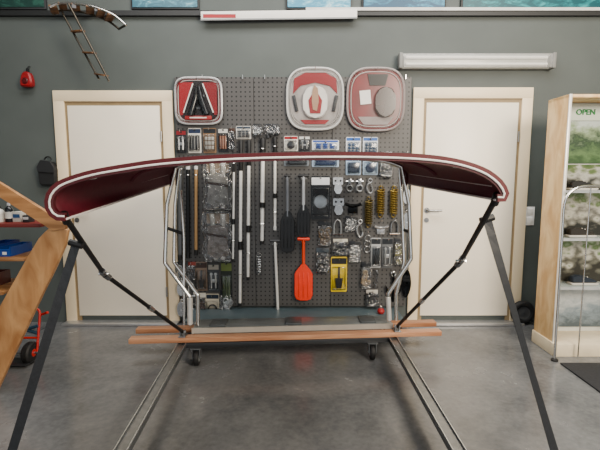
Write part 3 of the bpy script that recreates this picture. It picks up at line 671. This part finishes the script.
cp=obj('canopy',b,RED,t); md=cp.modifiers.new('thick','SOLIDIFY'); md.thickness=.003
def flat(pts,w,h,b=None):
    b=b or B(); rings=[]
    for i,p in enumerate(pts):
        tn=(pts[min(i+1,len(pts)-1)]-pts[max(i-1,0)]).normalized(); nr=tn.cross(Vector((0,1,0))).normalized()
        rings.append([b.bm.verts.new(p+nr*sx*h/2+Vector((0,sy*w/2,0))) for sx,sy in((-1,-1),(1,-1),(1,1),(-1,1))])
    for i in range(len(rings)-1):
        for j in range(4): b.bm.faces.new([rings[i][j],rings[i][(j+1)%4],rings[i+1][(j+1)%4],rings[i+1][j]])
    b.bm.faces.new(rings[0][::-1]); b.bm.faces.new(rings[-1]); return b
def inward(pts,d):
    out=[]
    for i,p in enumerate(pts):
        tn=(pts[min(i+1,len(pts)-1)]-pts[max(i-1,0)]).normalized(); nr=Vector((tn.z,0,-tn.x)).normalized()
        out.append(p+nr*d)
    return out
p0=prof(0)
obj('front_hem',flat(inward(p0,.002),.03,.018),RED2,t)
obj('piping',B().tube(inward([p+Vector((0,-.014,0)) for p in p0],.0125),.0042,6),M('#f8f4ee',.5),t)
obj('under_hem',flat(inward(p0,.020),.02,.010),M('#4a0814',.5),t)
obj('rear_hem',flat(inward(prof(1),.008),.05,.014),RED,t)
for i in (0,NP-1):
    obj('side_piping',B().tube([prof(j/16)[i] for j in range(17)],.005,6),M('#f0e9e6',.5),t)
    j_=3 if i==0 else NP-4
    obj('seam_tape',B().tube([prof(j/16)[j_]+Vector((0,0,-.004)) for j in range(1,16)],.003,6),M('#d8ccc9',.5),t)
obj('bow_pocket',B().tube(inward(prof(.93),.01)[6:NP-6],.016,8),RED,t); obj('bow_pocket',B().tube(inward(prof(.5),.008)[4:NP-4],.010,8),RED,t)
for k in (NP-9,8):
    obj('white_patch',B().tube([prof(v)[k]+Vector((0,0,-.006)) for v in (.03,.09,.15)],.006,6),M('#e9e6e2'),t)
BK=M('#0f1012',.45)
mountL=Vector((P(184,332,3.08).x,(b1[0].lerp(b1[1],.17)).y,ztop)); mountR=Vector((P(397,328,3.16).x,(b1[0].lerp(b1[1],.86)).y,ztop))
def sill(mnt):
    obj('deck_mount',B(mnt).box((0,0,.004),(.05,.07,.008),bev=.002).box((-.014,0,.025),(.006,.04,.04)).box((.014,0,.025),(.006,.04,.04)).tube([(-.024,0,.032),(.024,0,.032)],.006,8),STEEL,BI)
for mnt,cn,mid in ((mountL,P(64,218,YN+.01),P(104,274,2.32)),(mountR,P(497,199,YN+.01),P(461,261,2.34))):
    sill(mnt); base=mnt+Vector((0,0,.034))
    pth=fillet([cn+Vector((0,0.0,.01)),mid,base],.05)
    obj('black_pole',B().tube(pth,.0125,12),BK,t)
    d=(base-mid).normalized(); d0=(mid-cn).normalized()
    jt=obj('joint',B().tube([mid-d0*.05,mid-d0*.01],.018,12).tube([mid+d*.01,mid+d*.05],.018,12),M('#8a8c8f',.25,.9),t)
    obj('pin',B().tube([mid+Vector((-.028,0,0)),mid+Vector((.028,0,0))],.008,8),CHROME,jt)
    obj('slider',B().tube([base.lerp(mid,.45),base.lerp(mid,.5)],.017,10),CHROME,t)
    obj('corner_fitting',B().tube([cn+Vector((0,0,.018)),cn+(mid-cn).normalized()*.04],.017,10),BLACK,t)
obj('bow',B().tube(inward(p0,.0)[2:NP-2],.0085,8),CHROME,t)
def bow(v,Lp,Rp,r,k0,nm='bow'):
    pv=inward(prof(v),.012)
    L_=[P(x,y,Yb) for x,y,Yb in Lp]; R_=[P(x,y,Yb) for x,y,Yb in Rp]
    full=L_+[pv[k0]]; fr=R_+[pv[NP-1-k0]]
    obj(nm,B().tube(fillet(full,.008,3)+pv[k0+1:NP-1-k0]+fillet(fr,.008,3)[::-1],r,12),CHROME,t)
bow(.93,[(190,325,3.12),(190,297,3.12),(165,263,3.14),(167,205,3.17)],[(389,321,3.2),(388,294,3.19),(411,259,3.17),(409,205,3.18)],.0155,6)
bow(.985,[(198,325,3.15),(198,295,3.15),(174,262,3.2),(175,205,3.25)],[(396,320,3.23),(396,294,3.22),(404,262,3.22),(402,205,3.25)],.0145,6)
def leg(pts,r,m_,nm='brace'): obj(nm,B().tube(fillet([P(*p) for p in pts],.02,3),r,10),m_,t)
leg([(184,325,3.1),(184,240,3.15),(181,190,3.2)],.009,CHROME)
leg([(190,324,3.115),(190,298,3.115)],.020,M('#e0e0dd',.3,.4),'socket'); leg([(389,320,3.195),(388,297,3.19)],.020,M('#e0e0dd',.3,.4),'socket')
leg([(167,228,3.16),(184,234,3.16)],.012,BK,'clip'); leg([(404,230,3.23),(410,232,3.17)],.012,BK,'clip')
def strap(p0_,y0,p1_,y1):
    a=P(p0_[0],p0_[1],y0); c=P(p1_[0],p1_[1],y1)
    d=(c-a).normalized(); nrm=Vector((0,-1,0)); side=d.cross(nrm).normalized(); th=side.cross(d).normalized(); w=.0195
    b=B(); vs=[]; N_=16
    for i in range(N_+1):
        f=i/N_; q=a.lerp(c,f); tw=.5*math.sin(f*math.pi)
        sd=(side*math.cos(tw)+th*math.sin(tw)); tt=(th*math.cos(tw)-side*math.sin(tw))
        vs.append([b.bm.verts.new(q+sd*sx*w+tt*sy*.001) for sx,sy in((-1,-1),(1,-1),(1,1),(-1,1))])
    for i in range(N_):
        for j in range(4): b.bm.faces.new([vs[i][j],vs[i][(j+1)%4],vs[i+1][(j+1)%4],vs[i+1][j]])
    b.bm.faces.new(vs[0][::-1]); b.bm.faces.new(vs[-1])
    st=obj('strap',b,M('#1c1f24',.5,0,.25,90,.1),t,False)
    obj('loop',B().tube([a-side*.03,a+side*.03],.016,8),BK,st)
    q=a.lerp(c,.96); obj('buckle',B().beam(q-d*.03,q+d*.03,.05,.014,.003),STEEL,st)
    obj('floor_hook',B(c).box((0,0,-c.z+.004),(.07,.07,.008),bev=.002).torus((0,0,-c.z+.028),.022,.005,'Y',14),STEEL,st)
strap((76,244),1.93,(4,477),1.8)
strap((487,219),1.93,(562,477),1.82)
# ================================================================ LEFT WOODEN SHELF UNIT
YS=2.6
def poly(pts,Y): return [(P(x,y,Y).x,P(x,y,Y).z) for x,y in pts]
OAK=wood('#a06c3c','#cc9a66',(3,3,1),4); OAK2=wood('#8c5e34','#b88656',(1,8,8),3)
t=thing('wooden_shelf_stand','light wooden shelf stand with broad slanted side board at left edge','shelf',(P(-20,390,YS).x,2.8,0))
obj('side_board',B().prism(poly([(69,230),(66,246),(56,268),(44,292),(29,324),(12,360),(-3,393),(-46,393),(-24,352),(-2,312),(16,280),(30,255),(40,238),(50,228),(60,224)],YS),YS-.015,YS+.015,.003),OAK,t)
obj('top_rail',B().prism(poly([(-60,150),(0,182),(68,224),(67,229),(54,231),(46,225),(0,196),(-60,162)],YS),YS-.018,YS+.012,.003),OAK2,t)
for (xr,ys) in ((40,224),(24,258),(2,292)):
    a=P(xr,ys,YS+.02); z=a.z; x1=a.x; x0=-2.75
    obj('shelf_board',B().box(((x0+x1)/2,YS+.2,z-.01),(x1-x0,.36,.022),bev=.003),OAK2 if ys!=224 else M('#6a1a14',.5),t)
obj('side_board',B().box((-2.76,YS+.2,.68),(.03,.36,1.36)),OAK2,t)
obj('rear_post',B().box((P(0,300,YS+.3).x-.15,YS+.37,.55),(.04,.03,1.1)),OAK2,t)
def on(px,ys,dy=.18):
    z=P(20,ys,YS+.02).z+.0015; return P(px,ys,YS+dy).x,YS+dy,z
def bottle(px,ys,h,r,c,cap,lab,dy=.12):
    x,y,z=on(px,ys,dy); t=thing('bottle',lab,'bottle',(x,y,z),'bottles on the wooden shelf stand')
    obj('bottle_body',B((x,y,z)).lathe([(r*.9,0),(r,.006),(r,h*.65),(r*.85,h*.74),(r*.35,h*.82),(r*.35,h*.86)],(0,0,0)),M(c,.3),t)
    obj('cap',B((x,y,z)).lathe([(r*.42,h*.86),(r*.42,h)],(0,0,0)),M(cap),t)
    obj('bottle_label',B((x,y,z)).lathe([(r+.001,h*.2),(r+.001,h*.55)],(0,0,0)),M('#c9c6bd'),t)
def carton(px,ys,w,h,d,c,c2,lab,dy=.15,rot=0):
    x,y,z=on(px,ys,dy); t=thing('carton',lab,'box',(x,y,z),'cartons on the wooden shelf stand')
    obj('box_body',B((x,y,z)).box((0,0,h/2),(w,d,h),(0,0,R(rot)),.002),M(c),t)
    obj('printed_band',B((x,y,z)).box((0,-d/2-.0006,h*.6),(w*.85,.001,h*.35),(0,0,0)),M(c2),t)
bottle(10,224,.12,.024,'#0f1216','#c9c9c9','black bottle on the red top shelf of wooden stand')
bottle(1,224,.10,.022,'#d6d4cc','#2b2d30','short white bottle left of black bottle on top shelf')
carton(20,224,.05,.065,.06,'#cbc6b8','#1a4a7a','pale small carton on the red top shelf',.14)
carton(29,224,.04,.045,.06,'#2b2d2e','#d8d6d0','dark small carton at right end of the top shelf',.12)
def crate(px,ys,w,h,c,lab,dy=.17):
    x,y,z=on(px,ys,dy); t=thing('storage_bin',lab,'bin',(x,y,z),'bins on the wooden shelf stand'); d=.22; o=(x,y,z); mt=M(c,.4)
    obj('bin_body',B(o).box((0,0,.004),(w,d,.008)).box((-w/2,0,h/2),(.005,d,h)).box((w/2,0,h/2),(.005,d,h)).box((0,-d/2,h*.35),(w,.005,h*.7)).box((0,d/2,h/2),(w,.005,h)),mt,t)
    obj('rim',B(o).tube([(-w/2,-d/2,h*.7),(w/2,-d/2,h*.7)],.006,6),mt,t)
    obj('bin_label',B(o).box((0,-d/2-.004,h*.35),(w*.4,.002,h*.3)),WHITE,t)
crate(2,258,.10,.075,'#0a2a80','blue plastic bin, larger of two on the middle shelf')
crate(17,258,.065,.06,'#12459c','blue plastic bin near slanted board, smaller of two')
crate(-9,292,.12,.085,'#4a120e','dark red bin on the lowest shelf')
# ================================================================ RED CART
q=F(27,366)
t=thing('red_hand_truck','small red tubular hand truck with black wheels behind slanted wooden board','hand truck',(q.x,q.y+.1,0))
yb=q.y+.08; RDM=M('#b8170f',.3)
xL=P(10,340,yb).x; xR=P(36,340,yb).x
obj('tube_frame',B().tube(fillet([(xL,yb,.07),(xL,yb+.08,.38),(xR-.0,yb+.08,.38),(xR,yb,.07)],.05),.009).tube([(xL,yb+.03,.17),(xR,yb+.03,.17)],.008),RDM,t)
obj('handle',B().tube([(xR,yb+.08,.33),(xR+.07,yb+.05,.36)],.01),RDM,t)
obj('toe_plate',B().box(((xL+xR)/2,yb-.06,.022),(xR-xL,.14,.006),bev=.002),M('#3a3c3f',.4,.5),t)
obj('axle',B().tube([(xL-.03,yb-.03,.08),(xR+.03,yb-.03,.08)],.008),STEEL,t)
obj('load_straps',B().tube([(xL,yb+.05,.25),(xR,yb+.04,.2)],.012).tube([(xL,yb+.05,.2),(xR,yb+.04,.26)],.012),M('#1a3c50'),t)
for x in (xL-.035,xR-.03):
    w_=obj('wheel',B((x,yb-.03,.08)).lathe([(.035,-.028),(.07,-.028),(.08,-.016),(.08,.016),(.07,.028),(.035,.028)],(0,0,0),'X',24),RUBBER,t)
    obj('rim',B((x,yb-.03,.08)).lathe([(.008,-.03),(.028,-.029),(.028,.029),(.008,.03)],(0,0,0),'X',20),RDM,w_)
# ================================================================ RIGHT DISPLAY
YD=3.22; XF=P(560,225,YD).x; X2=XF+1.1; YB_=3.48; ZT=1.96
LW=wood('#cf9f62','#f0cd94',(3,3,1),4)
t=thing('shelf_display','tall light wood shelf display with picture back at right edge','shelf',((XF+X2)/2,3.44,0))
for x in (XF+.009,X2-.009): obj('side_panel',B().box((x,(YD+YB_)/2,ZT/2+.03),(.018,YB_-YD,ZT-.06),bev=.002),LW,t)
obj('base',B().box(((XF+X2)/2,(YD+YB_)/2-.02,.05),(X2-XF+.02,YB_-YD+.06,.1),bev=.004),M('#e0d2b4',.5),t)
obj('top_panel',B().box(((XF+X2)/2,(YD+YB_)/2,ZT-.012),(X2-XF,YB_-YD,.024),bev=.002),LW,t)
obj('edge_profile',B().box((XF+.009,YD-.006,ZT/2+.04),(.02,.012,ZT-.08),bev=.002),M('#e9e6df',.3,.2),t)
xc=(XF+X2)/2; w=X2-XF-.04; yb=YB_-.03
obj('back_panel',B().box((xc,YB_-.012,ZT/2+.03),(w,.02,ZT-.1)),M('#d2d4cc'),t)
segs=[(1.80,1.93,['#cfdccf','#dfe6da'],1,False),(1.47,1.795,['#33502c','#5c7a4c','#26402a','#8aa07c','#c3d0cc'],2,False),(1.26,1.46,['#2f302c','#8a8a80','#b4b4aa','#5f6f44','#3f5a2c'],3,True),(.90,1.25,['#2a2b28','#7c7b72','#b8b6aa','#5a6e40','#8ca07c'],4,True),(.52,.88,['#33322c','#6c6c60','#c0beb2','#5a7444','#9caa90'],5,True),(.14,.5,['#4c585f','#84929a','#c3c8c8','#a0aab0'],6,False)]
for z0,z1,cols,sd,rk in segs:
    obj('picture_panel',B().box((xc,yb,(z0+z1)/2),(w,.008,z1-z0)),picture_mat(cols,9,(1,1,1.6),.3,sd*2.3,.6,rk),t)
GL=M('#cfdcda',.1,0,.02,12,0,.45)
for z in (1.255,.89,.51):
    s_=obj('shelf_board',B().box((xc,3.36,z),(w,.18,.012),bev=.002),GL,t)
    obj('shelf_edge',B().box((xc,3.265,z),(w,.01,.02)),M('#d9dcdd',.3,.5),s_)
cu=bpy.data.curves.new('txt','FONT'); cu.body='OPEN'; cu.size=.058; cu.extrude=.002; cu.offset=.0012; cu.align_x='LEFT'
to=bpy.data.objects.new('tmp',cu); C.objects.link(to); dg=bpy.context.evaluated_depsgraph_get(); me=bpy.data.meshes.new_from_object(to.evaluated_get(dg)); bpy.data.objects.remove(to)
tx=bpy.data.objects.new('lettering',me); C.objects.link(tx); tx.parent=t; tx.rotation_euler=(R(90),0,0)
q=P(576,112,yb-.006); tx.location=Vector((q.x,yb-.008,1.845))-LOC[t.name]; me.materials.clear(); me.materials.append(M('#12803c'))
def shoe(px,z,c,lab):
    k=.78; x=P(px,200,3.36).x; o=(x,3.36,z); t=thing('shoe',lab,'shoe',o,'deck shoes on the display')
    sc=lambda L_: [(a_*k,b_*k) for a_,b_ in L_]
    obj('sole',B(o).prism(sc([(-.13,0),(.12,0),(.14,.012),(.135,.022),(-.135,.022),(-.14,.01)]),-.034,.034,.003),M('#bdbab2'),t)
    obj('upper',B(o).prism(sc([(-.13,.022),(.13,.022),(.125,.045),(.06,.065),(.0,.085),(-.03,.1),(-.06,.085),(-.11,.095),(-.132,.07)]),-.03,.03,.009),M(c,.6),t)
    obj('laces',B(o).tube([(.0,-.016,.07),(.016,.016,.066)],.003,6).tube([(.024,-.016,.063),(.04,.016,.058)],.003,6),WHITE,t)
shoe(581,1.2625,'#08090a','black deck shoe on the upper glass shelf of display')
shoe(583,.8975,'#1c1812','dark olive deck shoe on the middle glass shelf of display')
shoe(589,.5175,'#121e2c','dark blue deck shoe on the lowest glass shelf of display')
Yc=3.12
t=thing('chrome_tube_rack','chrome bent tube rack standing in front of the shelf display','rack',(P(575,330,Yc).x,Yc,0))
zt_=P(580,186,Yc).z; x0=P(557,300,Yc).x; x1=x0+.62
obj('tube_hoop',B().tube(fillet([(x0,Yc-.02,.008),(x0,Yc,zt_),(x1,Yc,zt_),(x1,Yc-.02,.008)],.17,8),.0095),CHROME,t)
x2=P(583,300,Yc).x
obj('tube_post',B().tube([(x2,Yc+.01,.008),(x2,Yc+.01,zt_-.012)],.005),CHROME,t)
for x in (x0,x1): obj('foot',B().lathe([(.025,0),(.025,.012),(.014,.02)],(x,Yc-.02,0)),RUBBER,t)
a=F(560,364); c=F(598,396)
mt=B().box((a.x+.55,(a.y+c.y)/2,.006),(1.1,a.y-c.y,.012),bev=.003)
tag(obj('floor_mat',mt,M('#26272a',.9,0,.2,60,.1)),'dark grey rectangular mat on floor in front of the display','mat')
t=thing('spare_wheel','small black rubber wheel leaning on wall between right door and display','wheel',(P(524,326,3.85).x,3.88,0))
o=(P(524,326,3.85).x,3.89,.115)
obj('tyre',B(o).torus((0,0,0),.083,.03,'Y',28,m=12),RUBBER,t)
obj('rim',B(o).lathe([(.015,-.025),(.04,-.016),(.06,-.022),(.06,.022),(.015,.022)],(0,0,0),'Y',24),M('#4a4c4f',.5,.3),t)
# ================================================================ LIGHT / CAMERA
w=bpy.data.worlds.new('World'); bpy.context.scene.world=w; w.use_nodes=True
bg=w.node_tree.nodes['Background']; bg.inputs[0].default_value=(.92,.96,1,1); bg.inputs[1].default_value=1.05
def area(loc,rot,sx,sy,pw,col):
    l=bpy.data.lights.new('area','AREA'); l.shape='RECTANGLE'; l.size=sx; l.size_y=sy; l.energy=pw; l.color=col
    o=bpy.data.objects.new('light',l); C.objects.link(o); o.location=loc; o.rotation_euler=rot; return o
area((0.2,2.3,3.8),(R(2),0,0),4.5,1.5,190,(1,.97,.93))
area((2.7,-1.0,2.9),(R(62),0,R(10)),1.6,1.3,300,(1,.86,.68))
cam=bpy.data.cameras.new('Camera'); cam.lens=26; cam.sensor_width=36
co=bpy.data.objects.new('Camera',cam); C.objects.link(co); co.location=(0,0,H); co.rotation_euler=(R(90)-TH,0,0)
bpy.context.scene.camera=co
